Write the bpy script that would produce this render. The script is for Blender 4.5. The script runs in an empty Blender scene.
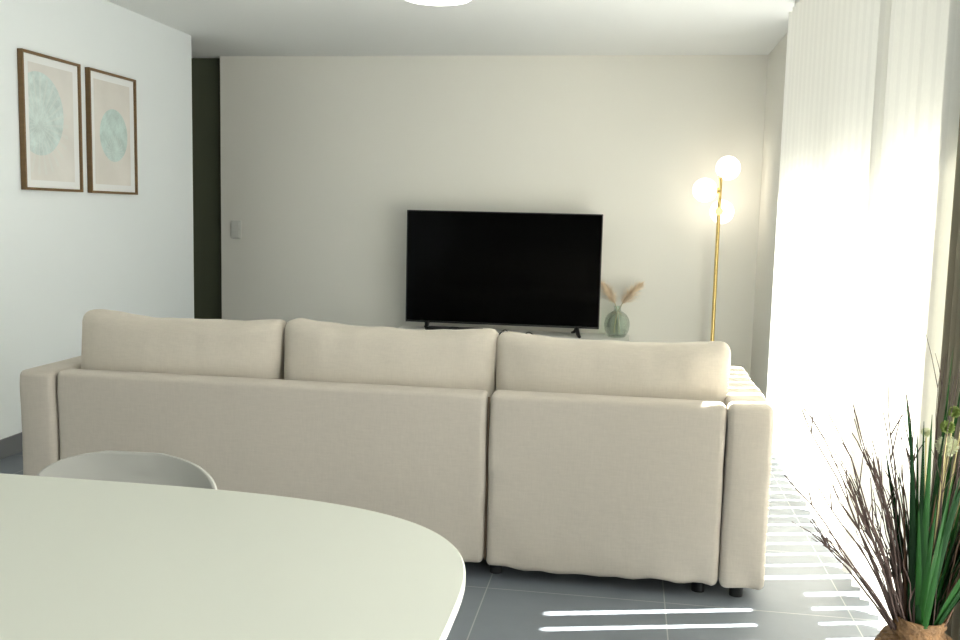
import bpy, bmesh, math, random
from mathutils import Vector, Matrix, noise
random.seed(7)
scn = bpy.context.scene
COL = scn.collection

# ---------------------------------------------------------------- camera
YAW, PITCH, ROLL = math.radians(-8.7475), math.radians(-6.419), math.radians(1.340)
fw = Vector((math.sin(YAW)*math.cos(PITCH), math.cos(YAW)*math.cos(PITCH), math.sin(PITCH)))
rt = Vector((math.cos(YAW), -math.sin(YAW), 0)); up = rt.cross(fw)
r2 = rt*math.cos(ROLL) + up*math.sin(ROLL); u2 = -rt*math.sin(ROLL) + up*math.cos(ROLL)
cam_data = bpy.data.cameras.new('camera'); cam = bpy.data.objects.new('camera', cam_data); COL.objects.link(cam)
M = Matrix((r2, u2, -fw)).transposed().to_4x4(); M.translation = Vector((0, 0, 1.30)); cam.matrix_world = M
cam_data.sensor_width = 36.0; cam_data.lens = 36.0*950/960; cam_data.clip_start = 0.05
scn.camera = cam

# ---------------------------------------------------------------- exposure, world, sun, fill light
vs = scn.view_settings
vs.view_transform = 'Standard'; vs.look = 'None'; vs.gamma = 1.0; vs.exposure = 1.58; vs.use_curve_mapping = False
world = bpy.data.worlds.new('sky'); scn.world = world; world.use_nodes = True
bg = world.node_tree.nodes['Background']; bg.inputs[0].default_value = (0.88, 0.95, 1.0, 1); bg.inputs[1].default_value = 0.42

def light(name, kind, energy, color, loc, direction, **kw):
    d = bpy.data.lights.new(name, kind); d.energy = energy; d.color = color
    for k, v in kw.items(): setattr(d, k, v)
    o = bpy.data.objects.new(name, d); COL.objects.link(o); o.location = loc
    o.rotation_euler = Vector(direction).to_track_quat('-Z', 'Y').to_euler()
    return o
SUN = (-1.0, -0.257, -1.375)
light('sun', 'SUN', 27.0, (1.0, 0.96, 0.89), (6, 5, 8), SUN, angle=math.radians(0.55))
# added fill light at an unseen, invented window in the right wall
light('side_fill_light', 'AREA', 24.0, (1.0, 0.985, 0.95), (1.24, 1.25, 1.15), (-1, 0.0, 0), shape='RECTANGLE', size=1.1, size_y=2.1)

# ---------------------------------------------------------------- materials
def mat(name, color, rough=0.6, metal=0.0, emit=None, estr=0.0, spec=0.5, bump=None, var=None, sheen=0.0):
    m = bpy.data.materials.new(name); m.use_nodes = True
    nt = m.node_tree; b = nt.nodes['Principled BSDF']
    b.inputs['Base Color'].default_value = (*color, 1); b.inputs['Roughness'].default_value = rough
    b.inputs['Metallic'].default_value = metal; b.inputs['Specular IOR Level'].default_value = spec
    if sheen: b.inputs['Sheen Weight'].default_value = sheen
    if emit: b.inputs['Emission Color'].default_value = (*emit, 1); b.inputs['Emission Strength'].default_value = estr
    tc = nt.nodes.new('ShaderNodeTexCoord')
    if var:
        scale, amt = var
        n = nt.nodes.new('ShaderNodeTexNoise'); n.inputs['Scale'].default_value = scale; n.inputs['Detail'].default_value = 4
        nt.links.new(tc.outputs['Object'], n.inputs['Vector'])
        mx = nt.nodes.new('ShaderNodeMix'); mx.data_type = 'RGBA'
        mx.inputs['A'].default_value = (*[c*(1-amt) for c in color], 1); mx.inputs['B'].default_value = (*[min(1, c*(1+amt)) for c in color], 1)
        nt.links.new(n.outputs['Fac'], mx.inputs['Factor']); nt.links.new(mx.outputs['Result'], b.inputs['Base Color'])
    if bump:
        scale, st, dist = bump
        n = nt.nodes.new('ShaderNodeTexNoise'); n.inputs['Scale'].default_value = scale; n.inputs['Detail'].default_value = 3
        nt.links.new(tc.outputs['Object'], n.inputs['Vector'])
        bp = nt.nodes.new('ShaderNodeBump'); bp.inputs['Strength'].default_value = st; bp.inputs['Distance'].default_value = dist
        nt.links.new(n.outputs['Fac'], bp.inputs['Height']); nt.links.new(bp.outputs['Normal'], b.inputs['Normal'])
    return m

def fabric_mat(name, color, rough=0.9):
    m = mat(name, color, rough, spec=0.2, sheen=0.15)
    nt = m.node_tree; b = nt.nodes['Principled BSDF']; tc = nt.nodes.new('ShaderNodeTexCoord')
    mp1 = nt.nodes.new('ShaderNodeMapping'); mp1.inputs['Scale'].default_value = (30, 30, 240)
    mp2 = nt.nodes.new('ShaderNodeMapping'); mp2.inputs['Scale'].default_value = (260, 260, 25)
    outs = []
    for mp in (mp1, mp2):
        nt.links.new(tc.outputs['Object'], mp.inputs['Vector'])
        n = nt.nodes.new('ShaderNodeTexNoise'); n.inputs['Scale'].default_value = 1.0; n.inputs['Detail'].default_value = 2
        nt.links.new(mp.outputs['Vector'], n.inputs['Vector']); outs.append(n.outputs['Fac'])
    ad = nt.nodes.new('ShaderNodeMath'); ad.operation = 'ADD'
    nt.links.new(outs[0], ad.inputs[0]); nt.links.new(outs[1], ad.inputs[1])
    rng = nt.nodes.new('ShaderNodeMapRange'); rng.inputs['From Min'].default_value = 0.6; rng.inputs['From Max'].default_value = 1.4
    nt.links.new(ad.outputs[0], rng.inputs['Value'])
    mx = nt.nodes.new('ShaderNodeMix'); mx.data_type = 'RGBA'
    mx.inputs['A'].default_value = (*[c*0.95 for c in color], 1); mx.inputs['B'].default_value = (*[min(1, c*1.05) for c in color], 1)
    nt.links.new(rng.outputs['Result'], mx.inputs['Factor']); nt.links.new(mx.outputs['Result'], b.inputs['Base Color'])
    big = nt.nodes.new('ShaderNodeTexNoise'); big.inputs['Scale'].default_value = 7; big.inputs['Detail'].default_value = 3
    nt.links.new(tc.outputs['Object'], big.inputs['Vector'])
    bp = nt.nodes.new('ShaderNodeBump'); bp.inputs['Strength'].default_value = 0.35; bp.inputs['Distance'].default_value = 0.012
    nt.links.new(big.outputs['Fac'], bp.inputs['Height'])
    bp2 = nt.nodes.new('ShaderNodeBump'); bp2.inputs['Strength'].default_value = 0.15; bp2.inputs['Distance'].default_value = 0.001
    nt.links.new(ad.outputs[0], bp2.inputs['Height']); nt.links.new(bp.outputs['Normal'], bp2.inputs['Normal'])
    nt.links.new(bp2.outputs['Normal'], b.inputs['Normal'])
    return m

def tile_mat(name, color, joint, size=0.61, ox=0.172, oy=3.165):
    m = mat(name, color, 0.46, spec=0.38)
    nt = m.node_tree; b = nt.nodes['Principled BSDF']; tc = nt.nodes.new('ShaderNodeTexCoord')
    mp = nt.nodes.new('ShaderNodeMapping'); mp.inputs['Location'].default_value = (-ox + 0.0017, -oy + 0.0017, 0)
    nt.links.new(tc.outputs['Object'], mp.inputs['Vector'])
    br = nt.nodes.new('ShaderNodeTexBrick'); br.offset = 0.0; br.squash = 1.0
    br.inputs['Scale'].default_value = 1.0; br.inputs['Brick Width'].default_value = size; br.inputs['Row Height'].default_value = size
    br.inputs['Mortar Size'].default_value = 0.0022; br.inputs['Mortar Smooth'].default_value = 0.1; br.inputs['Bias'].default_value = 0
    n = nt.nodes.new('ShaderNodeTexNoise'); n.inputs['Scale'].default_value = 4.0; n.inputs['Detail'].default_value = 6; n.inputs['Roughness'].default_value = 0.65
    nt.links.new(tc.outputs['Object'], n.inputs['Vector']); nt.links.new(mp.outputs['Vector'], br.inputs['Vector'])
    mx = nt.nodes.new('ShaderNodeMix'); mx.data_type = 'RGBA'
    mx.inputs['A'].default_value = (*[c*0.8 for c in color], 1); mx.inputs['B'].default_value = (*[c*1.2 for c in color], 1)
    nt.links.new(n.outputs['Fac'], mx.inputs['Factor'])
    nt.links.new(mx.outputs['Result'], br.inputs['Color1']); nt.links.new(mx.outputs['Result'], br.inputs['Color2'])
    br.inputs['Mortar'].default_value = (*joint, 1); nt.links.new(br.outputs['Color'], b.inputs['Base Color'])
    bp = nt.nodes.new('ShaderNodeBump'); bp.inputs['Strength'].default_value = 0.3; bp.inputs['Distance'].default_value = 0.001; bp.invert = True
    nt.links.new(br.outputs['Fac'], bp.inputs['Height']); nt.links.new(bp.outputs['Normal'], b.inputs['Normal'])
    return m

def slat_mat(name, color, trans):
    m = bpy.data.materials.new(name); m.use_nodes = True; nt = m.node_tree
    for n in list(nt.nodes): nt.nodes.remove(n)
    out = nt.nodes.new('ShaderNodeOutputMaterial'); mx = nt.nodes.new('ShaderNodeMixShader')
    d = nt.nodes.new('ShaderNodeBsdfDiffuse'); t = nt.nodes.new('ShaderNodeBsdfTranslucent')
    tc = nt.nodes.new('ShaderNodeTexCoord'); mp = nt.nodes.new('ShaderNodeMapping'); mp.inputs['Scale'].default_value = (300, 300, 60)
    n = nt.nodes.new('ShaderNodeTexNoise'); n.inputs['Scale'].default_value = 1.0
    cm = nt.nodes.new('ShaderNodeMix'); cm.data_type = 'RGBA'
    cm.inputs['A'].default_value = (*[c*0.93 for c in color], 1); cm.inputs['B'].default_value = (*color, 1)
    nt.links.new(tc.outputs['Object'], mp.inputs['Vector']); nt.links.new(mp.outputs['Vector'], n.inputs['Vector'])
    nt.links.new(n.outputs['Fac'], cm.inputs['Factor'])
    # sealed, denser edge along both sides of the slat
    sx = nt.nodes.new('ShaderNodeSeparateXYZ'); nt.links.new(tc.outputs['Object'], sx.inputs[0])
    ab = nt.nodes.new('ShaderNodeMath'); ab.operation = 'ABSOLUTE'; nt.links.new(sx.outputs['X'], ab.inputs[0])
    mr = nt.nodes.new('ShaderNodeMapRange'); mr.inputs['From Min'].default_value = 0.050; mr.inputs['From Max'].default_value = 0.056
    mr.inputs['To Min'].default_value = trans; mr.inputs['To Max'].default_value = trans*0.85
    nt.links.new(ab.outputs[0], mr.inputs['Value']); nt.links.new(mr.outputs['Result'], mx.inputs[0])
    em = nt.nodes.new('ShaderNodeMath'); em.operation = 'GREATER_THAN'; em.inputs[1].default_value = 0.053; nt.links.new(ab.outputs[0], em.inputs[0])
    ec = nt.nodes.new('ShaderNodeMix'); ec.data_type = 'RGBA'; ec.inputs['B'].default_value = (*[c*0.93 for c in color], 1)
    nt.links.new(em.outputs[0], ec.inputs['Factor']); nt.links.new(cm.outputs['Result'], ec.inputs['A'])
    nt.links.new(ec.outputs['Result'], d.inputs['Color']); nt.links.new(ec.outputs['Result'], t.inputs['Color'])
    nt.links.new(d.outputs[0], mx.inputs[1]); nt.links.new(t.outputs[0], mx.inputs[2]); nt.links.new(mx.outputs[0], out.inputs[0])
    return m

def clear_glass(name, color, gloss=0.06):
    m = bpy.data.materials.new(name); m.use_nodes = True; nt = m.node_tree
    for n in list(nt.nodes): nt.nodes.remove(n)
    out = nt.nodes.new('ShaderNodeOutputMaterial'); mx = nt.nodes.new('ShaderNodeMixShader')
    t = nt.nodes.new('ShaderNodeBsdfTransparent'); t.inputs[0].default_value = (*color, 1)
    g = nt.nodes.new('ShaderNodeBsdfGlossy'); g.inputs['Roughness'].default_value = 0.03
    mx.inputs[0].default_value = gloss
    if gloss > 0.1:
        lw = nt.nodes.new('ShaderNodeLayerWeight'); lw.inputs['Blend'].default_value = 0.22
        nt.links.new(lw.outputs['Facing'], mx.inputs[0])
    nt.links.new(t.outputs[0], mx.inputs[1]); nt.links.new(g.outputs[0], mx.inputs[2]); nt.links.new(mx.outputs[0], out.inputs[0])
    return m

def art_mat(name, ground, disc, cy, cz, rad, rays):
    """abstract print: paper wash, one watercolour disc, optional pale fan of lines"""
    m = mat(name, ground, 0.85, spec=0.2); nt = m.node_tree; b = nt.nodes['Principled BSDF']
    N = nt.nodes.new; L = nt.links.new
    tc = N('ShaderNodeTexCoord')
    n = N('ShaderNodeTexNoise'); n.inputs['Scale'].default_value = 5; n.inputs['Detail'].default_value = 5; L(tc.outputs['Object'], n.inputs['Vector'])
    base = N('ShaderNodeMix'); base.data_type = 'RGBA'
    base.inputs['A'].default_value = (*[c*0.86 for c in ground], 1); base.inputs['B'].default_value = (*[min(1, c*1.12) for c in ground], 1)
    L(n.outputs['Fac'], base.inputs['Factor'])
    sub = N('ShaderNodeVectorMath'); sub.operation = 'SUBTRACT'; sub.inputs[1].default_value = (0, cy, cz); L(tc.outputs['Object'], sub.inputs[0])
    flat = N('ShaderNodeVectorMath'); flat.operation = 'MULTIPLY'; flat.inputs[1].default_value = (0, 1, 1); L(sub.outputs[0], flat.inputs[0])
    ln = N('ShaderNodeVectorMath'); ln.operation = 'LENGTH'; L(flat.outputs[0], ln.inputs[0])
    lt = N('ShaderNodeMath'); lt.operation = 'LESS_THAN'; lt.inputs[1].default_value = rad; L(ln.outputs['Value'], lt.inputs[0])
    n2 = N('ShaderNodeTexNoise'); n2.inputs['Scale'].default_value = 14; n2.inputs['Detail'].default_value = 6; n2.inputs['Roughness'].default_value = 0.7; L(tc.outputs['Object'], n2.inputs['Vector'])
    rp = N('ShaderNodeMapRange'); rp.inputs['From Min'].default_value = 0.35; rp.inputs['From Max'].default_value = 0.7; L(n2.outputs['Fac'], rp.inputs['Value'])
    dc = N('ShaderNodeMix'); dc.data_type = 'RGBA'
    dc.inputs['A'].default_value = (*disc, 1); dc.inputs['B'].default_value = (*[min(1, c*1.35+0.04) for c in disc], 1); L(rp.outputs['Result'], dc.inputs['Factor'])
    mx = N('ShaderNodeMix'); mx.data_type = 'RGBA'; L(lt.outputs[0], mx.inputs['Factor']); L(base.outputs['Result'], mx.inputs['A']); L(dc.outputs['Result'], mx.inputs['B'])
    last = mx.outputs['Result']
    # thin fan of leaf lines around a point in the disc
    s2 = N('ShaderNodeVectorMath'); s2.operation = 'SUBTRACT'; s2.inputs[1].default_value = (0, cy+rays[0], cz+rays[1]); L(tc.outputs['Object'], s2.inputs[0])
    sp = N('ShaderNodeSeparateXYZ'); L(s2.outputs[0], sp.inputs[0])
    at = N('ShaderNodeMath'); at.operation = 'ARCTAN2'; L(sp.outputs['Z'], at.inputs[0]); L(sp.outputs['Y'], at.inputs[1])
    ml = N('ShaderNodeMath'); ml.operation = 'MULTIPLY'; ml.inputs[1].default_value = 26; L(at.outputs[0], ml.inputs[0])
    sn = N('ShaderNodeMath'); sn.operation = 'SINE'; L(ml.outputs[0], sn.inputs[0])
    gt = N('ShaderNodeMath'); gt.operation = 'GREATER_THAN'; gt.inputs[1].default_value = 0.55; L(sn.outputs[0], gt.inputs[0])
    l2 = N('ShaderNodeVectorMath'); l2.operation = 'MULTIPLY'; l2.inputs[1].default_value = (0, 1, 1); L(s2.outputs[0], l2.inputs[0])
    ll = N('ShaderNodeVectorMath'); ll.operation = 'LENGTH'; L(l2.outputs[0], ll.inputs[0])
    near = N('ShaderNodeMath'); near.operation = 'LESS_THAN'; near.inputs[1].default_value = rays[2]; L(ll.outputs['Value'], near.inputs[0])
    pr = N('ShaderNodeMath'); pr.operation = 'MULTIPLY'; L(gt.outputs[0], pr.inputs[0]); L(near.outputs[0], pr.inputs[1])
    pr2 = N('ShaderNodeMath'); pr2.operation = 'MULTIPLY'; pr2.inputs[1].default_value = 0.35; L(pr.outputs[0], pr2.inputs[0])
    m2 = N('ShaderNodeMix'); m2.data_type = 'RGBA'; m2.inputs['B'].default_value = (0.72, 0.76, 0.72, 1)
    L(pr2.outputs[0], m2.inputs['Factor']); L(last, m2.inputs['A']); L(m2.outputs['Result'], b.inputs['Base Color'])
    return m

def wood_mat(name, a, c):
    m = mat(name, a, 0.45); nt = m.node_tree; b = nt.nodes['Principled BSDF']
    tc = nt.nodes.new('ShaderNodeTexCoord'); mp = nt.nodes.new('ShaderNodeMapping'); mp.inputs['Scale'].default_value = (8, 8, 60)
    n = nt.nodes.new('ShaderNodeTexNoise'); n.inputs['Scale'].default_value = 1; n.inputs['Detail'].default_value = 5
    nt.links.new(tc.outputs['Object'], mp.inputs[0]); nt.links.new(mp.outputs[0], n.inputs['Vector'])
    mx = nt.nodes.new('ShaderNodeMix'); mx.data_type = 'RGBA'; mx.inputs['A'].default_value = (*a, 1); mx.inputs['B'].default_value = (*c, 1)
    nt.links.new(n.outputs['Fac'], mx.inputs['Factor']); nt.links.new(mx.outputs['Result'], b.inputs['Base Color'])
    return m

WALL = mat('wall_paint', (0.88, 0.86, 0.79), 0.75, spec=0.25, bump=(90, 0.08, 0.002))
WALLL = mat('wall_paint_cool', (0.82, 0.86, 0.865), 0.75, spec=0.25, bump=(90, 0.08, 0.002))
CEIL = mat('ceiling_paint', (0.88, 0.89, 0.87), 0.8, spec=0.2, bump=(70, 0.06, 0.002))
TILE = tile_mat('grey_stone_tile', (0.18, 0.20, 0.225), (0.36, 0.37, 0.37))
SKIRT = mat('grey_skirting', (0.16, 0.165, 0.175), 0.4)
RECESS_SHADE = mat('recess_shade_olive', (0.10, 0.11, 0.07), 0.6)  # dark olive colour carries the shade of the unlit corridor
UPVC = mat('white_window_plastic', (0.82, 0.82, 0.8), 0.35)
GLASS = clear_glass('window_glass', (0.97, 0.985, 0.98), 0.04)
TERR = mat('terrace_paving', (0.10, 0.10, 0.10), 0.8, var=(3, 0.1))
RENDER = mat('outside_render', (0.35, 0.34, 0.32), 0.9)
SLAT = slat_mat('blind_fabric', (0.86, 0.85, 0.805), 0.42)
FAB = fabric_mat('cream_sofa_fabric', (0.52, 0.466, 0.395))
FAB2 = fabric_mat('cream_cushion_fabric', (0.57, 0.513, 0.43))
BLACK = mat('black_plastic', (0.012, 0.012, 0.013), 0.4)
SCREEN = mat('tv_screen', (0.002, 0.002, 0.002), 0.12, spec=0.08)
WHITE = mat('white_lacquer', (0.82, 0.82, 0.78), 0.35)
SWITCHP = mat('switch_plastic', (0.74, 0.74, 0.69), 0.35)
SEAM = mat('brown_seam', (0.16, 0.11, 0.07), 0.8)
CURT = mat('taupe_curtain_cloth', (0.30, 0.26, 0.19), 0.9, spec=0.1, bump=(300, 0.2, 0.001))
REARW = mat('rear_bounce_dark', (0.16, 0.14, 0.11), 0.7)  # unseen rear wall, coloured dark to cut bounced light
TABLE = mat('white_table_laminate', (0.56, 0.565, 0.49), 0.45, spec=0.4)
CHAIR = mat('light_grey_chair_plastic', (0.40, 0.39, 0.35), 0.45)
BRASS = mat('brushed_brass', (0.83, 0.62, 0.25), 0.25, metal=1.0)
GLOBE = mat('opal_globe', (0.95, 0.93, 0.88), 0.3, emit=(1.0, 0.93, 0.80), estr=1.1)
DIFF = mat('ceiling_diffuser', (0.95, 0.95, 0.95), 0.4, emit=(1.0, 0.98, 0.94), estr=1.5)
OAKF = wood_mat('oak_frame', (0.12, 0.065, 0.022), (0.22, 0.13, 0.05))
MATB = mat('white_mat_board', (0.82, 0.83, 0.82), 0.9, spec=0.1)
GREENG = clear_glass('green_bottle_glass', (0.94, 0.988, 0.955), 0.3)
PLUME = mat('dried_plume', (0.93, 0.77, 0.57), 0.95, spec=0.1)
STALK = mat('dried_stalk', (0.45, 0.38, 0.18), 0.8)
LEAFA = mat('leaf_green', (0.010, 0.055, 0.007), 0.5, spec=0.2, var=(12, 0.4))
LEAFB = mat('leaf_dark_green', (0.006, 0.03, 0.006), 0.6, spec=0.15, var=(12, 0.4))
LEAFC = mat('leaf_brown_edge', (0.10, 0.045, 0.018), 0.5, var=(12, 0.3))
TWIG = mat('brown_twig', (0.07, 0.04, 0.03), 0.7)
POMP = mat('pale_flower_fluff', (0.62, 0.63, 0.42), 0.95, spec=0.1, bump=(200, 0.8, 0.004))
POMPG = mat('green_flower_fluff', (0.20, 0.26, 0.07), 0.95, spec=0.1, bump=(200, 0.8, 0.004))
BASKET = mat('seagrass_weave', (0.19, 0.10, 0.04), 0.8, var=(55, 0.75), bump=(70, 1.0, 0.012))

# ---------------------------------------------------------------- mesh helpers
def link(name, me, m, parent=None, smooth=False, sharp=None):
    o = bpy.data.objects.new(name, me); COL.objects.link(o)
    if m: me.materials.append(m)
    if smooth:
        for p in me.polygons: p.use_smooth = True
        if sharp is not None: me.set_sharp_from_angle(angle=math.radians(sharp))
    if parent: o.parent = parent
    return o
def obj(name, bm, m, parent=None, smooth=False, sharp=None, loc=None, rot=None):
    bmesh.ops.recalc_face_normals(bm, faces=bm.faces)
    me = bpy.data.meshes.new(name); bm.to_mesh(me); bm.free()
    o = link(name, me, m, parent, smooth, sharp)
    if loc: o.location = loc
    if rot: o.rotation_euler = rot
    return o
def box(bm, x0, x1, y0, y1, z0, z1, bev=0.0, seg=2):
    t = bmesh.new(); bmesh.ops.create_cube(t, size=1)
    for v in t.verts: v.co = Vector(((x0+x1)/2 + v.co.x*(x1-x0), (y0+y1)/2 + v.co.y*(y1-y0), (z0+z1)/2 + v.co.z*(z1-z0)))
    if bev: bmesh.ops.bevel(t, geom=list(t.edges), offset=bev, segments=seg, profile=0.6, affect='EDGES')
    merge(bm, t); return bm
def merge(bm, t, mtx=None):
    if mtx is not None: bmesh.ops.transform(t, matrix=mtx, verts=t.verts)
    vm = {v: bm.verts.new(v.co) for v in t.verts}
    for f in t.faces:
        try: bm.faces.new([vm[v] for v in f.verts])
        except ValueError: pass
    t.free()
def B(*a, **k): return box(bmesh.new(), *a, **k)
def tube(bm, pts, rad, n=8, cap=True):
    pts = [Vector(p) for p in pts]; rads = rad if isinstance(rad, (list, tuple)) else [rad]*len(pts); rings = []
    ref = None
    for i, p in enumerate(pts):
        t = (pts[min(i+1, len(pts)-1)] - pts[max(i-1, 0)]).normalized()
        if ref is None: ref = Vector((1, 0, 0)) if abs(t.x) < 0.8 else Vector((0, 1, 0))
        a = (ref - t*ref.dot(t)).normalized(); b = t.cross(a); ref = a
        rings.append([bm.verts.new(p + (a*math.cos(2*math.pi*k/n) + b*math.sin(2*math.pi*k/n))*rads[i]) for k in range(n)])
    for i in range(len(rings)-1):
        for k in range(n): bm.faces.new((rings[i][k], rings[i][(k+1) % n], rings[i+1][(k+1) % n], rings[i+1][k]))
    if cap: bm.faces.new(rings[0][::-1]); bm.faces.new(rings[-1])
    return bm
def lathe(bm, prof, n=40, c=(0, 0, 0)):
    rings = []
    for r, z in prof:
        if r < 1e-5: rings.append([bm.verts.new((c[0], c[1], c[2]+z))])
        else: rings.append([bm.verts.new((c[0]+r*math.cos(2*math.pi*k/n), c[1]+r*math.sin(2*math.pi*k/n), c[2]+z)) for k in range(n)])
    for a, b in zip(rings, rings[1:]):
        for k in range(n):
            q = [a[k % len(a)], a[(k+1) % len(a)], b[(k+1) % len(b)], b[k % len(b)]]
            q = [v for i, v in enumerate(q) if v not in q[:i]]
            if len(q) > 2: bm.faces.new(q)
    return bm
def sphere(bm, c, r, u=32, v=20, s=(1, 1, 1)):
    t = bmesh.new(); bmesh.ops.create_uvsphere(t, u_segments=u, v_segments=v, radius=r)
    merge(bm, t, Matrix.Translation(c) @ Matrix.Diagonal((*s, 1))); return bm
def softbox(sx, sy, sz, r, n, fn=None):
    """rounded box centred on 0 with a fine grid so that fn can crease and puff it"""
    h = (sx/2, sy/2, sz/2)
    def ax(hh, k):
        rr = min(r, hh*0.98)
        e = [-hh, -hh+rr*0.12, -hh+rr*0.3, -hh+rr*0.55, -hh+rr*0.8, -hh+rr]
        mid = [-hh+rr + (2*hh-2*rr)*i/k for i in range(1, k)]
        return e + mid + [-x for x in reversed(e)]
    A = [ax(h[i], n[i]) for i in range(3)]
    bm = bmesh.new(); cache = {}
    def V(x, y, z):
        key = (round(x, 6), round(y, 6), round(z, 6))
        if key not in cache:
            p = Vector((x, y, z)); rr = [min(r, hh*0.98) for hh in h]
            q = Vector([max(-h[i]+rr[i], min(h[i]-rr[i], p[i])) for i in range(3)])
            d = p-q; m = Vector([d[i]/rr[i] for i in range(3)])
            if m.length > 1e-9:
                # spread cube coordinates onto the sphere of the corner
                t = Vector([math.sin(max(-1, min(1, c))*math.pi/4)/math.sin(math.pi/4) if abs(c) < 1 else c for c in m])
                t.normalize(); mm = max(abs(c) for c in m)
                p = q + Vector([t[i]*mm*rr[i] for i in range(3)])
            if fn: p = fn(p)
            cache[key] = bm.verts.new(p)
        return cache[key]
    for a in range(3):
        b, c = (a+1) % 3, (a+2) % 3
        for s in (-1, 1):
            for i in range(len(A[b])-1):
                for j in range(len(A[c])-1):
                    q = []
                    for (ii, jj) in ((i, j), (i+1, j), (i+1, j+1), (i, j+1)):
                        co = [0, 0, 0]; co[a] = s*h[a]; co[b] = A[b][ii]; co[c] = A[c][jj]; q.append(V(*co))
                    if len(set(q)) == 4: bm.faces.new(q if s > 0 else q[::-1])
    return bm
def nz(x, y, z=0.0): return noise.noise(Vector((x, y, z)))

def thing(name, label, cat, loc=(0, 0, 0), rot=0, group=None):
    o = bpy.data.objects.new(name, None); COL.objects.link(o); o.location = loc; o.rotation_euler = (0, 0, rot); o.empty_display_size = 0.1
    return tag(o, label, cat, group)
def tag(o, label, cat, group=None):
    o['label'] = label; o['category'] = cat
    if group: o['group'] = group
    return o
def struct(name, bm, m, parent=None, **k):
    o = obj(name, bm, m, parent, **k)
    if parent is None: o['kind'] = 'structure'
    return o

# ================================================================ the room
H = 2.5; D = 7.37; XL = -3.114; XR = 0.955; Y0 = -3.0
struct('floor', B(-5.6, XR+0.30, Y0-0.1, 8.4, -0.12, 0.0), TILE)
struct('ceiling', B(-5.6, XR+0.30, Y0-0.1, 8.4, H, H+0.12), CEIL)
struct('wall_left', B(XL-0.16, XL, Y0, 6.5, 0, H), WALLL)
struct('wall_back', B(-3.289, XR+0.30, D, D+0.18, 0, H), WALL)
struct('wall_right', B(XR, XR+0.30, 5.98, D, 0, H), WALL)
struct('wall_right_near', B(XR, XR+0.30, 1.90, 2.70, 0, H), WALL)
struct('wall_right_rear', B(XR, XR+0.30, Y0, 0.10, 0, H), WALL)
struct('wall_right_header', B(XR, XR+0.30, 0.10, 1.90, 2.25, H), WALL)
w2_ = bpy.data.objects.new('fill_window', None); COL.objects.link(w2_); w2_['kind'] = 'structure'  # added window out of view, there to let fill light in
struct('wall_rear', B(XL-0.16, XR+0.30, Y0-0.15, Y0, 0, H), REARW)
struct('wall_corridor', B(-5.5, XL-0.16, 6.35, 6.5, 0, H), WALL)
struct('wall_corridor_end', B(-5.6, -5.5, 6.35, 8.2, 0, H), WALL)
struct('wall_corridor_back', B(-5.6, -3.0, 7.95, 8.1, 0, H), WALL)
d = struct('recess_shade_panel', B(-4.45, -3.295, 7.46, 7.51, 0.0, H-0.002), RECESS_SHADE)  # added dark panel, its colour stands in for shade in the recess
hb = bmesh.new(); tube(hb, [(-4.35, 7.46, 1.02), (-4.35, 7.40, 1.02), (-4.23, 7.40, 1.02)], 0.009)
obj('shade_panel_handle', hb, BRASS, d, smooth=True, sharp=40)
struct('baseboard_left', B(XL, XL+0.012, Y0, 6.5, 0, 0.10, bev=0.002), SKIRT)
struct('baseboard_back', B(-3.289, XR, D-0.012, D, 0, 0.075, bev=0.002), SKIRT)
struct('baseboard_right', B(XR-0.012, XR, 5.98, D-0.012, 0, 0.075, bev=0.002), SKIRT)

# window wall: frame of posts and rails, four panes
win = bpy.data.objects.new('window_1', None); COL.objects.link(win); win['kind'] = 'structure'
fb = bmesh.new(); WX0, WX1 = 1.12, 1.18
for y0, y1 in ((2.70, 2.76), (3.545, 3.60), (4.49, 4.57), (5.91, 5.98)): box(fb, WX0, WX1, y0, y1, 0.0, H, bev=0.004)
for z0, z1 in ((0.0, 0.05), (H-0.07, H)):
    for y0, y1 in ((2.76, 3.545), (3.60, 4.49), (4.57, 5.91)): box(fb, WX0+0.005, WX1-0.005, y0, y1, z0, z1, bev=0.003)
obj('window_frame', fb, UPVC, win)
for y0, y1 in ((2.76, 3.545), (3.60, 4.49), (4.57, 5.91)):
    obj('pane', B(1.146, 1.152, y0, y1, 0.05, H-0.07), GLASS, win)

f2 = bmesh.new()  # frame and panes of the added window
for y0, y1 in ((0.10, 0.16), (0.97, 1.03), (1.84, 1.90)): box(f2, WX0, WX1, y0, y1, 0.0, 2.25, bev=0.004)
for y0, y1 in ((0.16, 0.97), (1.03, 1.84)):
    for z0, z1 in ((0.0, 0.05), (2.19, 2.25)): box(f2, WX0+0.005, WX1-0.005, y0, y1, z0, z1, bev=0.003)
obj('window_frame', f2, UPVC, w2_)
for y0, y1 in ((0.16, 0.97), (1.03, 1.84)): obj('pane', B(1.146, 1.152, y0, y1, 0.05, 2.19), GLASS, w2_)

# outside the window: terrace paving, the balcony slab above, an added shadow board
struct('terrace', B(1.26, 9.0, -4, 14, -0.14, -0.02), TERR)
struct('balcony_slab', B(1.26, 1.675, -2, 10, 2.60, 2.80), RENDER)
tr = struct('shadow_board', B(1.42, 1.59, 1.2, 3.60, 1.27, 1.33, bev=0.006), RENDER)     # added unseen board on posts, placed so its shadow crosses the blinds
for yy in (1.25, 2.4, 3.5): obj('shadow_board_post', B(1.48, 1.53, yy-0.025, yy+0.025, -0.02, 1.27, bev=0.004), RENDER, tr)

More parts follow.
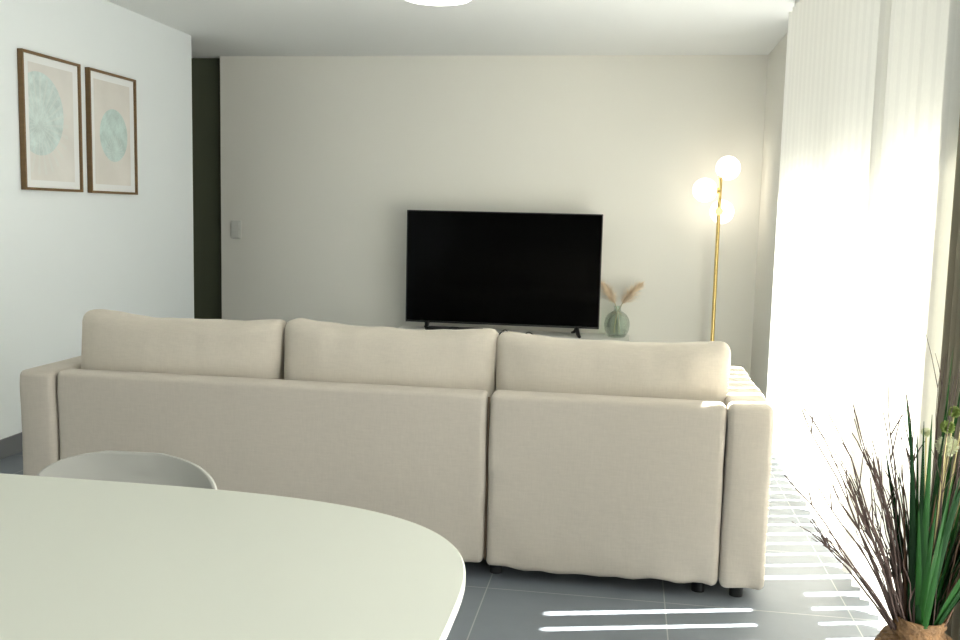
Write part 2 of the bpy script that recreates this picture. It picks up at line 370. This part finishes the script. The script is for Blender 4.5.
# ================================================================ vertical blinds
def slat_bm(w=0.127, z0=0.035, z1=2.44):
    bm = bmesh.new(); K = 6; cols = []
    for i in range(K+1):
        s = -w/2 + w*i/K; bow = 0.013*(1-(2*s/w)**2)
        cols.append([bm.verts.new((s, bow, z)) for z in (z0, z0+0.035, z1*0.5, z1)])
    for i in range(K):
        for j in range(3): bm.faces.new((cols[i][j], cols[i+1][j], cols[i+1][j+1], cols[i][j+1]))
    # stitched weight pocket along the hem
    back = [[bm.verts.new((-w/2 + w*i/K, 0.0125*(1-(2*i/K-1)**2) + 0.004, z)) for z in (z0, z0+0.035)] for i in range(K+1)]
    for i in range(K): bm.faces.new((back[i][0], back[i+1][0], back[i+1][1], back[i][1]))
    return bm
slat_bm0 = slat_bm(); slat_me = bpy.data.meshes.new('slat'); slat_bm0.to_mesh(slat_me); slat_bm0.free(); slat_me.materials.append(SLAT)
for p in slat_me.polygons: p.use_smooth = True
carrier_bm = bmesh.new(); box(carrier_bm, -0.012, 0.012, -0.006, 0.006, 2.44, 2.465, bev=0.002)
carrier_me = bpy.data.meshes.new('carrier'); carrier_bm.to_mesh(carrier_me); carrier_bm.free(); carrier_me.materials.append(WHITE)
BX = 0.872; ANG = math.atan2(-0.071, 0.1055)
def blind(label, y0, y1, slats):
    t = thing('vertical_blind', label, 'blind', (BX, (y0+y1)/2, 0), 0, 'vertical blinds along the window wall')
    yc = (y0+y1)/2
    obj('headrail', B(-0.022, 0.022, y0-yc, y1-yc, 2.465, H, bev=0.004), WHITE, t)
    for y, a in slats:
        o = bpy.data.objects.new('slat', slat_me); COL.objects.link(o); o.parent = t; o.location = (0, y-yc, 0); o.rotation_euler = (0, 0, a)
        c = bpy.data.objects.new('carrier', carrier_me); COL.objects.link(c); c.parent = o
    return t
far = [(5.54 - 0.12*k, ANG + random.uniform(-0.07, 0.07)) for k in range(17)]       # 5.54 .. 3.62
far.append((3.49, ANG)); far.append((3.475, ANG)); far.append((3.462, ANG))
near = [(3.33 - 0.12*k, ANG + random.uniform(-0.07, 0.07)) for k in range(5)] + [(2.735, ANG), (2.722, ANG), (2.709, ANG)]
blind('long white vertical blind with blown-out sunlit slats, at the far end of window', 3.42, 5.60, far)
blind('shorter near white vertical blind, behind the grass plant twigs', 2.70, 3.415, near)

# taupe curtain gathered against the pier beside the blind
t = thing('curtain', 'dark taupe gathered curtain right of the blinds, behind the plant', 'curtain', (0.862, 2.52, 0))
cu = bmesh.new(); NC = 90; rows = []
for zi, z in enumerate((0.02, 0.6, 1.2, 1.8, 2.44)):
    rows.append([cu.verts.new((0.024*math.sin(i/NC*2*math.pi*7 + 0.3*zi*math.sin(i*0.2)), -0.165 + 0.33*i/NC, z)) for i in range(NC+1)])
for a, b in zip(rows, rows[1:]):
    for i in range(NC): cu.faces.new((a[i], a[i+1], b[i+1], b[i]))
co = obj('drape', cu, CURT, t, smooth=True); md = co.modifiers.new('thickness', 'SOLIDIFY'); md.thickness = 0.004
obj('rail', B(-0.012, 0.012, -0.19, 0.165, 2.445, H, bev=0.003), WHITE, t)

# ================================================================ wall pictures
def picture(label, yc, zc, art, w=0.527, h=0.713):
    t = thing('framed_print', label, 'picture', (XL, yc, zc), 0, 'framed prints on the left wall')
    f = bmesh.new(); a = 0.014
    box(f, 0.002, 0.030, -w/2, -w/2+a, -h/2, h/2, bev=0.0015); box(f, 0.002, 0.030, w/2-a, w/2, -h/2, h/2, bev=0.0015)
    box(f, 0.002, 0.030, -w/2+a, w/2-a, -h/2, -h/2+a, bev=0.0015); box(f, 0.002, 0.030, -w/2+a, w/2-a, h/2-a, h/2, bev=0.0015)
    obj('frame', f, OAKF, t)
    obj('mat_board', B(0.004, 0.016, -w/2+a, w/2-a, -h/2+a, h/2-a), MATB, t)
    obj('print', B(0.0162, 0.0172, -0.20, 0.20, -0.303, 0.303), art, t)
ART1 = art_mat('art_large_disc', (0.74, 0.72, 0.68), (0.50, 0.58, 0.56), -0.112, 0.045, 0.217, (0.0, -0.06, 0.26))
ART2 = art_mat('art_small_disc', (0.73, 0.70, 0.65), (0.46, 0.56, 0.53), 0.010, -0.008, 0.156, (0.01, -0.10, 0.10))
picture('oak framed print with a large teal disc cut off at its left, nearer the camera', 4.792, 1.722, ART1)
picture('oak framed print with a smaller whole teal disc, nearer the wall corner', 5.405, 1.721, ART2)

# light switch
t = thing('light_switch', 'white double rocker light switch plate on back wall near the dark doorway', 'switch', (-3.158, D, 1.121))
obj('plate', B(-0.043, 0.043, -0.010, -0.001, -0.073, 0.073, bev=0.003), SWITCHP, t)
for s in (-1, 1): obj('rocker', B(-0.028, 0.028, -0.014, -0.0085, s*0.034-0.028, s*0.034+0.028, bev=0.002), SWITCHP, t)

# ceiling lamp
t = thing('ceiling_lamp', 'round white flush ceiling lamp, lit, above the sofa', 'lamp', (-1.07, 5.16, H))
obj('lamp_base', lathe(bmesh.new(), [(0, 0), (0.185, 0), (0.185, -0.02), (0, -0.02)], 48), WHITE, t, smooth=True, sharp=40)
obj('diffuser', lathe(bmesh.new(), [(0, -0.021), (0.192, -0.021), (0.195, -0.030), (0.193, -0.052), (0.183, -0.060), (0, -0.064)], 48), DIFF, t, smooth=True, sharp=50)

# ================================================================ TV bench, TV and what stands on it
BT = 0.395; BF = 6.87
t = thing('tv_bench', 'long low white tv bench standing against the back wall', 'bench', (-0.86, 7.10, 0))
obj('body', B(-0.89, 0.89, -0.215, 0.25, 0.06, BT-0.018, bev=0.002), WHITE, t)
obj('top_panel', B(-0.895, 0.895, -0.232, 0.252, BT-0.018, BT, bev=0.003), WHITE, t)
for k in range(3):
    x0 = -0.888 + k*0.593
    dd = obj('drawer', B(x0, x0+0.588, -0.231, -0.216, 0.065, BT-0.024, bev=0.002), WHITE, t)
    obj('knob', sphere(bmesh.new(), (x0+0.294, -0.240, 0.25), 0.010, 14, 8), BRASS, dd, smooth=True)
for sx in (-0.85, 0.85):
    for sy in (-0.19, 0.21): obj('leg', B(sx-0.02, sx+0.02, sy-0.02, sy+0.02, 0, 0.06, bev=0.003), WHITE, t)

t = thing('television', 'large black flat television, switched off, standing on white bench', 'television', (-0.935, 7.12, BT+0.004))
w2, z0, z1 = 0.742, 0.057, 0.913
fr = bmesh.new(); e = 0.008
box(fr, -w2, w2, -0.004, 0.02, z0, z0+0.014, bev=0.002); box(fr, -w2, w2, -0.004, 0.02, z1-e, z1, bev=0.002)
box(fr, -w2, -w2+e, -0.004, 0.02, z0+0.014, z1-e, bev=0.001); box(fr, w2-e, w2, -0.004, 0.02, z0+0.014, z1-e, bev=0.001)
obj('bezel', fr, BLACK, t)
obj('screen', B(-w2+e-0.001, w2-e+0.001, 0.0, 0.012, z0+0.013, z1-e+0.001), SCREEN, t)
bk = bmesh.new(); box(bk, -w2+0.002, w2-0.002, 0.013, 0.032, z0+0.004, z1-0.002, bev=0.004); box(bk, -0.55, 0.55, 0.032, 0.075, z0+0.02, 0.58, bev=0.015)
obj('back_housing', bk, BLACK, t)
for s in (-1, 1):
    f = bmesh.new(); x = s*0.575
    box(f, x-0.018, x+0.018, 0.0, 0.03, z0-0.012, z0+0.01, bev=0.003)
    tube(f, [(x, 0.01, z0), (x+0.016, -0.07, 0.020), (x+0.030, -0.125, 0.009)], [0.017, 0.015, 0.012], 8)
    tube(f, [(x, 0.02, z0), (x-0.022, 0.07, 0.020), (x-0.04, 0.125, 0.009)], [0.014, 0.011, 0.009], 8)
    obj('foot', f, BLACK, t, smooth=True, sharp=40)
t = thing('soundbar', 'small black box lying on the bench below the television', 'speaker', (-1.26, 6.96, BT))
obj('body', B(-0.21, 0.21, -0.04, 0.04, 0.0, 0.050, bev=0.008), BLACK, t)
obj('button', B(-0.03, 0.03, -0.01, 0.01, 0.0495, 0.053, bev=0.001), BLACK, t)
cb = bmesh.new(); pts = [(-0.93 + 0.30*i/24, 6.97 + 0.05*math.sin(i*0.55), BT+0.005 + 0.034*max(0, math.sin(i*0.42))) for i in range(25)]
tag(obj('cable', tube(cb, pts, 0.0045, 6), BLACK, smooth=True), 'thin black cable coiled on the bench beneath the television', 'cable')
t = thing('remote_control', 'dark remote control on the left end of white bench', 'remote', (-1.69, 6.98, BT), 0.2)
obj('body', B(-0.06, 0.06, -0.02, 0.02, 0, 0.016, bev=0.004), BLACK, t)

# green glass bottle vase
VX, VY = -0.062, 7.20
vb = bmesh.new()
outer = [(0, 0.012), (0.03, 0.010), (0.045, 0.001), (0.062, 0.001), (0.078, 0.020), (0.092, 0.055), (0.097, 0.095), (0.091, 0.135), (0.072, 0.168), (0.045, 0.188), (0.029, 0.197), (0.025, 0.210), (0.026, 0.228), (0.031, 0.235)]
inner = [(max(0, r-0.004), z+(0.004 if z < 0.1 else 0)) for r, z in reversed(outer[1:])] + [(0, 0.016)]
lathe(vb, outer + inner, 40)
tag(obj('glass_vase', vb, GREENG, smooth=True, loc=(VX, VY, BT)), 'round green glass bottle vase on the right end of bench', 'vase')
def plume(label, root, mouth, out, tip, wid, seed):
    rnd = random.Random(seed); root = Vector(root); a, b, c = (Vector(v)-root for v in (mouth, out, tip))
    t = thing('pampas_plume', label, 'dried plume', root, 0, 'dried plumes in the green vase')
    def P(s): return a*3*s*(1-s)**2 + b*3*s*s*(1-s) + c*s**3
    st = bmesh.new(); tube(st, [P(i/14) for i in range(14)], 0.0022, 6); obj('stalk', st, STALK, t, smooth=True)
    f = bmesh.new(); L0 = 0.60
    for k in range(1300):
        u = rnd.random()**0.9; s = L0 + (1-L0)*u; base = P(s); n = (P(min(1, s+0.02)) - P(s-0.02)).normalized()
        R = wid*(math.sin(math.pi*min(1, 0.12+0.80*u))**0.8+0.10)
        ph = rnd.uniform(0, 2*math.pi); side = Vector((math.cos(ph), math.sin(ph), rnd.uniform(-1, 1))); side = (side - n*side.dot(n)).normalized()
        end = base + n*rnd.uniform(0.015, 0.075) + side*R*rnd.random()**1.6*1.3 + Vector((0, 0, -0.004))
        mid = base.lerp(end, 0.5) + side*R*0.15
        wv = n.cross(side)*0.0011
        q = [f.verts.new(base-wv), f.verts.new(base+wv), f.verts.new(mid+wv), f.verts.new(mid-wv), f.verts.new(end)]
        f.faces.new(q[:4]); f.faces.new((q[3], q[2], q[4]))
    obj('plume', f, PLUME, t)
plume('tan dried plume leaning right out of the green vase', (VX-0.02, VY, BT+0.03), (VX-0.012, VY, BT+0.20), (VX+0.012, VY, BT+0.25), (VX+0.155, VY-0.03, BT+0.395), 0.075, 3)
plume('tan dried plume leaning left behind the television edge', (VX+0.02, VY+0.01, BT+0.03), (VX+0.012, VY+0.005, BT+0.20), (VX-0.006, VY+0.005, BT+0.25), (VX-0.10, VY+0.02, BT+0.375), 0.065, 5)

# ================================================================ floor lamp
PX, PY = 0.634, 7.07
t = thing('floor_lamp', 'slim brass floor lamp with three lit opal globes in the corner', 'lamp', (PX, PY, 0))
obj('base', lathe(bmesh.new(), [(0, 0), (0.13, 0), (0.13, 0.018), (0.125, 0.022), (0, 0.024)], 40), BRASS, t, smooth=True, sharp=40)
obj('pole', tube(bmesh.new(), [(0, 0, 0.02), (0, 0, 1.605)], 0.0135, 16), BRASS, t, smooth=True, sharp=40)
PXZ = lambda v: Vector(v)
for i, (att, c) in enumerate((((0, 0, 1.595), (0.050, 0.01, 1.662)), ((0, 0, 1.50), (-0.106, 0.0, 1.502)), ((0, 0, 1.352), (0.030, 0.098, 1.350)))):
    att = Vector(att); c = Vector(c); dr = (c-att).normalized(); e = c - dr*0.086
    g = obj('globe', sphere(bmesh.new(), c, 0.086, 40, 24), GLOBE, t, smooth=True)
    h = bmesh.new(); tube(h, [att-dr*0.01, e, e+dr*0.012], [0.010, 0.020, 0.030], 20); obj('globe_holder', h, BRASS, t, smooth=True, sharp=40)
h = bmesh.new(); tube(h, [(0, -0.030, 1.352), (0, 0, 1.352)], 0.028, 24); obj('switch', h, BRASS, t, smooth=True, sharp=40)

# ================================================================ sofa
SY = 3.22
S = thing('corner_sofa', 'cream fabric corner sofa on short black legs, seen from behind', 'sofa', (-0.87, SY, 0))
def S_local(x): return x + 0.87
def panel_fn(w, z_c, seed, amp=1.0):
    def fn(p):
        q = p.copy(); zz = p.z + z_c
        if p.y < 0:
            q.y -= 0.006*max(0, 1-(2*p.x/w)**4)
            q.y += amp*0.003*nz(p.x*5+seed, zz*2.2)
            low = math.exp(-max(0, zz-0.06)/0.07)
            q.y += amp*0.015*low*nz(p.x*14+seed, zz*5+3)
            edge = math.exp(-(w/2-abs(p.x))/0.06)
            q.y += amp*0.006*edge*nz(zz*14+seed, 2.0+p.x)
        low = math.exp(-max(0, zz-0.05)/0.05)
        q.z += amp*0.010*low*nz(p.x*9+seed, 5.0)
        q.x += 0.004*nz(zz*6+seed, p.y*4)*(1 if abs(p.x) > w/2-0.02 else 0)
        return q
    return fn
def panel(x0, x1, y0, y1, z0, z1, r, seed, name='back_panel', amp=1.0):
    w = x1-x0; bm = softbox(w, y1-y0, z1-z0, r, (int(w/0.03), max(3, int((y1-y0)/0.05)), int((z1-z0)/0.03)), panel_fn(w, (z0+z1)/2, seed, amp))
    return obj(name, bm, FAB, S, smooth=True, loc=(S_local((x0+x1)/2), (y0+y1)/2-SY, (z0+z1)/2))
panel(-2.100, -0.468, SY+0.004, SY+0.09, 0.055, 0.676, 0.022, 1.3)
panel(-0.456, 0.349, SY, SY+0.09, 0.047, 0.680, 0.024, 7.7, amp=1.5)
panel(-2.250, -2.106, SY, 4.12, 0.050, 0.672, 0.022, 3.1, 'armrest')
panel(0.355, 0.505, SY, 4.12, 0.045, 0.682, 0.022, 11.9, 'armrest', 1.5)
obj('seat_base', B(-2.088+0.87, 0.350+0.87, 0.155, 0.92, 0.06, 0.28, bev=0.02), FAB, S, smooth=True, sharp=40)
obj('chaise_base', B(-0.45+0.87, 0.350+0.87, 0.925, 1.50, 0.06, 0.28, bev=0.02), FAB, S, smooth=True, sharp=40)
for i, (x0, x1, y1) in enumerate(((-2.085, -1.278, 0.91), (-1.272, -0.463, 0.91), (-0.455, 0.345, 1.49))):
    obj('seat_cushion', softbox(x1-x0, y1-0.16, 0.16, 0.04, (12, 12, 3), lambda p: Vector((p.x, p.y, p.z + (0.015*math.cos(p.x*3)*math.cos(p.y*2) if p.z > 0 else 0)))), FAB, S, smooth=True, loc=(S_local((x0+x1)/2), (y1+0.16)/2, 0.365))
def sleg(x, y):
    obj('leg', lathe(bmesh.new(), [(0, 0), (0.023, 0), (0.025, 0.06), (0, 0.06)], 20), BLACK, S, smooth=True, sharp=40, loc=(S_local(x), y-SY, 0))
for x, y in ((0.290, 3.30), (0.418, 3.285), (-0.43, 3.32), (-2.16, 3.29), (-2.16, 4.05), (-1.3, 4.05), (0.42, 4.05), (-0.38, 4.62), (0.27, 4.62), (-1.3, 3.32)): sleg(x, y)
# dark zip seam between the two back sections
zs = bmesh.new(); tube(zs, [(S_local(-0.462), 0.030, 0.07 + 0.59*i/20) for i in range(21)], 0.004, 6); obj('seam_zip', zs, SEAM, S, smooth=True)

def cushion(label, xc, w, zt, seed, lean=0.05, tilt=0.0, corner=1.0):
    hh = 0.43; th = 0.17
    def fn(p):
        q = p.copy(); u = 2*p.x/w; v = 2*p.z/hh
        puff = max(0, 1-abs(u)**3.0)*max(0, 1-abs(v)**2.6)
        q.y += (1 if p.y > 0 else -1)*0.038*puff*min(1, abs(p.y)/0.05)
        if v > 0: q.z += v*(0.016*abs(u)**4 - 0.012*(1-u*u)) + 0.006*v*nz(p.x*5+seed, 1)
        rr = max(0, 1-(1-abs(u))/0.25) * max(0, v)
        q.y *= 1-0.28*rr
        q.x += u*0.007*(v-0.6)
        # creases running in from the upper corners and top seam
        cr = max(0, v)*max(0, 1-abs(u)**6)
        q.y += 0.010*cr*nz(p.x*18+seed, p.z*4, 4)*(1 if p.y > 0 else -1)
        q.z += 0.004*nz(p.x*13+seed, p.y*9, 2)*max(0, v)
        q.y += 0.004*nz(p.x*7+seed, p.z*9)
        return q
    bm = softbox(w, th, hh, 0.05, (34, 7, 20), fn)
    o = obj('back_cushion', bm, FAB2, smooth=True, loc=(xc, 3.445, zt-hh/2-0.004), rot=(-lean, tilt, 0))
    return tag(o, label, 'cushion', 'back cushions of the sofa')
cushion('cream back cushion at the left end of sofa, furthest from the window', -1.693, 0.820, 0.879, 2.0, tilt=0.012)
cushion('middle cream back cushion of the sofa, in front of television foot', -0.868, 0.814, 0.878, 9.0, tilt=0.010)
cushion('cream back cushion at the right end of sofa, beside the window', -0.046, 0.836, 0.864, 15.0, tilt=0.004)

# ================================================================ dining table and chair
TX, TY, TZ = -1.10, 1.217, 0.745; A_, B_ = 0.88, 0.52; NE = 3.3
def outline(s, n=96):
    out = []
    for k in range(n):
        a = 2*math.pi*k/n; c, sn = math.cos(a), math.sin(a)
        out.append((s[0]*math.copysign(abs(c)**(2/NE), c), s[1]*math.copysign(abs(sn)**(2/NE), sn)))
    return out
t = thing('dining_table', 'large white dining table with rounded corners in the foreground', 'table', (TX, TY, 0))
tb = bmesh.new(); rings = []
for off, z in ((-0.003, TZ), (0.0, TZ-0.003), (0.0, TZ-0.014), (-0.004, TZ-0.020), (-0.03, TZ-0.028)):
    rings.append([tb.verts.new((x, y, z)) for x, y in outline((A_+off, B_+off), 160)])
tb.faces.new(rings[0]); tb.faces.new(rings[-1][::-1])
for a, b in zip(rings, rings[1:]):
    for k in range(160): tb.faces.new((a[k], b[k], b[(k+1) % 160], a[(k+1) % 160]))
obj('tabletop', tb, TABLE, t, smooth=True, sharp=35)
obj('apron', B(-0.66, 0.66, -0.34, 0.34, TZ-0.085, TZ-0.028, bev=0.004), TABLE, t)
for sx in (-1, 1):
    for sy in (-1, 1):
        obj('leg', tube(bmesh.new(), [(sx*0.58, sy*0.27, TZ-0.08), (sx*0.64, sy*0.32, 0)], [0.026, 0.016], 16), WHITE, t, smooth=True, sharp=40)

t = thing('dining_chair', 'light grey rounded shell chair tucked behind the white dining table', 'chair', (-1.068, 1.72, 0), math.radians(3))
sh = bmesh.new(); NU, NV = 48, 90; g = []
for i in range(NV+1):
    s = i/NV
    if s < 0.45:                       # seat, front edge (y = -0.27) to the fold
        q = s/0.45; y = -0.27 + 0.40*q; z = 0.455 - 0.02*math.sin(q*math.pi) ; hw = 0.19 + 0.025*math.sin(q*math.pi/2)
        hw *= 1 if q > 0.25 else (0.72 + 0.28*math.sin(q/0.25*math.pi/2))
    else:
        q = (s-0.45)/0.55; y = 0.13 + 0.10*(1-(1-q)**1.6); z = 0.455 + 0.292*q**1.12; hw = 0.215
        if q > 0.70: hw *= max(0.05, 1-((q-0.70)/0.30)**3.0)**0.40
    row = []
    for j in range(NU+1):
        u = -1 + 2*j/NU
        cup = 0.045*abs(u*hw/0.215)**2.5
        if s < 0.45: row.append(sh.verts.new((u*hw, y, z + cup)))
        else: row.append(sh.verts.new((u*hw, y - cup*1.1, z)))
    g.append(row)
for i in range(NV):
    for j in range(NU): sh.faces.new((g[i][j], g[i][j+1], g[i+1][j+1], g[i+1][j]))
bmesh.ops.remove_doubles(sh, verts=sh.verts, dist=0.0008)
so = obj('seat_shell', sh, CHAIR, t, smooth=True)
md = so.modifiers.new('thickness', 'SOLIDIFY'); md.thickness = 0.008; md.offset = 0
for sx in (-1, 1):
    for ya, yb in ((-0.12, -0.20), (0.08, 0.19)):
        obj('leg', tube(bmesh.new(), [(sx*0.12, ya, 0.44), (sx*0.20, yb, 0)], [0.015, 0.010], 12), WHITE, t, smooth=True, sharp=40)

# ================================================================ grass plant in a woven vase
GX, GY = 0.662, 2.12
t = thing('grass_plant', 'artificial grass with brown twigs and pale flowers in woven pot', 'plant', (GX, GY, 0))
pot = bmesh.new(); prof = [(0, 0.004), (0.085, 0.0)]
zz = 0.0
N_COIL = 21
for k in range(N_COIL):
    z = 0.443*k/N_COIL; u = z/0.443
    r = 0.085 + 0.035*math.sin(math.pi*min(1, u*1.05)) if u < 0.86 else 0.053
    if 0.72 < u < 0.86: r = 0.085 + 0.035*math.sin(math.pi*u*1.05) - 0.02*(u-0.72)/0.14
    prof += [(r-0.004, z+0.002), (r+0.002, z+0.010), (r-0.003, z+0.019)]
prof += [(0.053, 0.445), (0.048, 0.447), (0.044, 0.43), (0.042, 0.38), (0, 0.38)]
lathe(pot, prof, 48)
po = obj('pot', pot, BASKET, t, smooth=True)
# plaited ear handle on the side towards the room
hd = bmesh.new(); tube(hd, [(-0.09, 0, 0.29), (-0.106, -0.01, 0.33), (-0.100, -0.01, 0.365), (-0.080, -0.005, 0.378), (-0.048, 0, 0.380)], [0.012, 0.013, 0.015, 0.014, 0.012], 10); obj('handle', hd, BASKET, po, smooth=True)

def leaf(tip, w, m, sag, rootr=0.03, ph=None):
    f = bmesh.new(); tip = Vector((tip[0]*0.922, tip[1]*0.922, 1.3-(1.3-tip[2])*0.922))
    d = Vector((tip.x, tip.y, 0)); d = d.normalized() if d.length > 1e-4 else Vector((1, 0, 0))
    root = Vector((d.x*rootr*random.random(), d.y*rootr*random.random(), 0.385))
    side = Vector((-d.y, d.x, 0)); a = ph if ph is not None else random.uniform(-0.9, 0.9)
    side = (side*math.cos(a) + d*math.sin(a)).normalized()
    n = 12; rows = []
    for i in range(n+1):
        s = i/n; p = root.lerp(tip, s) - d*sag*math.sin(math.pi*s)*0.5 + Vector((0, 0, sag*math.sin(math.pi*s)*0.6))
        ww = w*(1-s**2.2)*min(1, 0.55+1.2*s) + 0.0004
        rows.append((f.verts.new(p - side*ww), f.verts.new(p + d*ww*0.35), f.verts.new(p + side*ww)))
    for r0, r1 in zip(rows, rows[1:]):
        f.faces.new((r0[0], r0[1], r1[1], r1[0])); f.faces.new((r0[1], r0[2], r1[2], r1[1]))
    obj('leaf_blade', f, m, t, smooth=True)
def twig(tip, r, branches=2, sag=0.03, m=TWIG):
    f = bmesh.new(); tip = Vector((tip[0]*0.922, tip[1]*0.922, 1.3-(1.3-tip[2])*0.922)); d = Vector((tip.x, tip.y, 0)).normalized()
    root = Vector((d.x*0.03, d.y*0.03, 0.385)); n = 10
    ph = random.uniform(0, 9)
    P = [root.lerp(tip, i/n) + d*sag*math.sin(math.pi*i/n)*-0.6 + Vector((0.004*math.sin(i*1.3+ph), 0, 0.004*math.cos(i*1.7+ph))) for i in range(n+1)]
    tube(f, P, [r*(1-0.6*i/n) for i in range(n+1)], 5)
    for b in range(branches):
        k = random.randint(5, 9); q = P[k]; L = random.uniform(0.05, 0.12)
        e = q + (tip-root).normalized()*L*0.8 + Vector((random.uniform(-1, 1), random.uniform(-1, 1), random.uniform(-.4, .6)))*L*0.45
        tube(f, [q, q.lerp(e, 0.5)+Vector((0, 0, 0.006)), e], [r*0.6, r*0.45, r*0.25], 4)
    obj('twig', f, m, t, smooth=True)
for k in range(60):
    a = random.uniform(-0.35, 1.0); h = random.uniform(0.60, 0.95)
    x = (h-0.31)*random.uniform(-0.22, 0.62); x = min(x, 0.2)
    leaf((x, random.uniform(-0.22, 0.16), h), random.uniform(0.005, 0.0105), random.choice((LEAFA, LEAFA, LEAFB, LEAFB, LEAFC)), random.uniform(0, 0.03), ph=random.uniform(-0.5, 0.5))
leaf((0.020, -0.02, 1.02), 0.009, LEAFA, 0.0, ph=0); leaf((0.030, 0.02, 0.93), 0.009, LEAFB, 0.0, ph=0.1); leaf((-0.045, 0.0, 0.80), 0.006, LEAFC, 0.0, ph=0)
for tip in ((-0.335, -0.05, 0.715), (-0.30, 0.0, 0.86), (-0.275, 0.02, 0.835), (-0.24, -0.03, 0.86), (-0.215, 0.04, 0.77), (-0.19, 0.0, 0.88), (-0.27, -0.03, 0.60), (-0.26, 0.03, 0.575), (-0.17, 0.05, 0.83), (-0.15, -0.04, 0.80), (-0.12, 0.0, 0.86), (-0.10, 0.03, 0.92), (-0.07, 0.0, 0.90), (-0.05, 0.05, 0.84), (-0.13, 0.06, 0.75), (-0.28, 0.0, 0.70), (-0.22, 0.0, 0.68)):
    twig(tip, 0.0030, 2, random.uniform(0.0, 0.05))
for k in range(34): twig((random.uniform(-0.24, -0.02), random.uniform(-0.08, 0.08), random.uniform(0.52, 0.82)), 0.0024, 1, 0.02)
for k in range(16): twig((random.uniform(0.0, 0.20), random.uniform(-0.12, 0.1), random.uniform(0.85, 1.06)), 0.0016, 1, 0.01)
for k in range(10): twig((random.uniform(0.02, 0.2), random.uniform(-0.15, 0.1), random.uniform(0.7, 0.95)), 0.0030, 0, 0.01, LEAFC)
for (x, z, r, m) in ((0.050, 0.935, 0.014, POMP), (0.030, 0.875, 0.012, POMPG), (0.010, 0.845, 0.014, POMPG), (0.022, 0.795, 0.022, POMP), (-0.035, 0.83, 0.010, POMP), (0.075, 0.77, 0.020, POMP), (0.10, 0.90, 0.014, POMP)):
    y = -0.06 + 0.04*random.random(); x *= 0.922; z = 1.3-(1.3-z)*0.922
    st = bmesh.new(); tube(st, [(0.01, 0, 0.385), (x*0.5+0.005, y*0.5, 0.385+(z-0.385)*0.5), (x, y, z)], 0.0018, 5)
    s_ = obj('flower_stem', st, STALK, t, smooth=True)
    f = bmesh.new()
    for q in range(520):
        dv = Vector((random.gauss(0, 1), random.gauss(0, 1), random.gauss(0, 1))).normalized(); e = Vector((x, y, z)) + dv*r*random.uniform(0.8, 1.12)
        w = dv.orthogonal().normalized()*0.0007
        f.faces.new([f.verts.new(Vector((x, y, z)) + dv*r*0.2 - w), f.verts.new(Vector((x, y, z)) + dv*r*0.2 + w), f.verts.new(e + w*1.5), f.verts.new(e - w*1.5)])
    sphere(f, (x, y, z), r*0.62, 12, 8)
    obj('flower_head', f, m, s_)
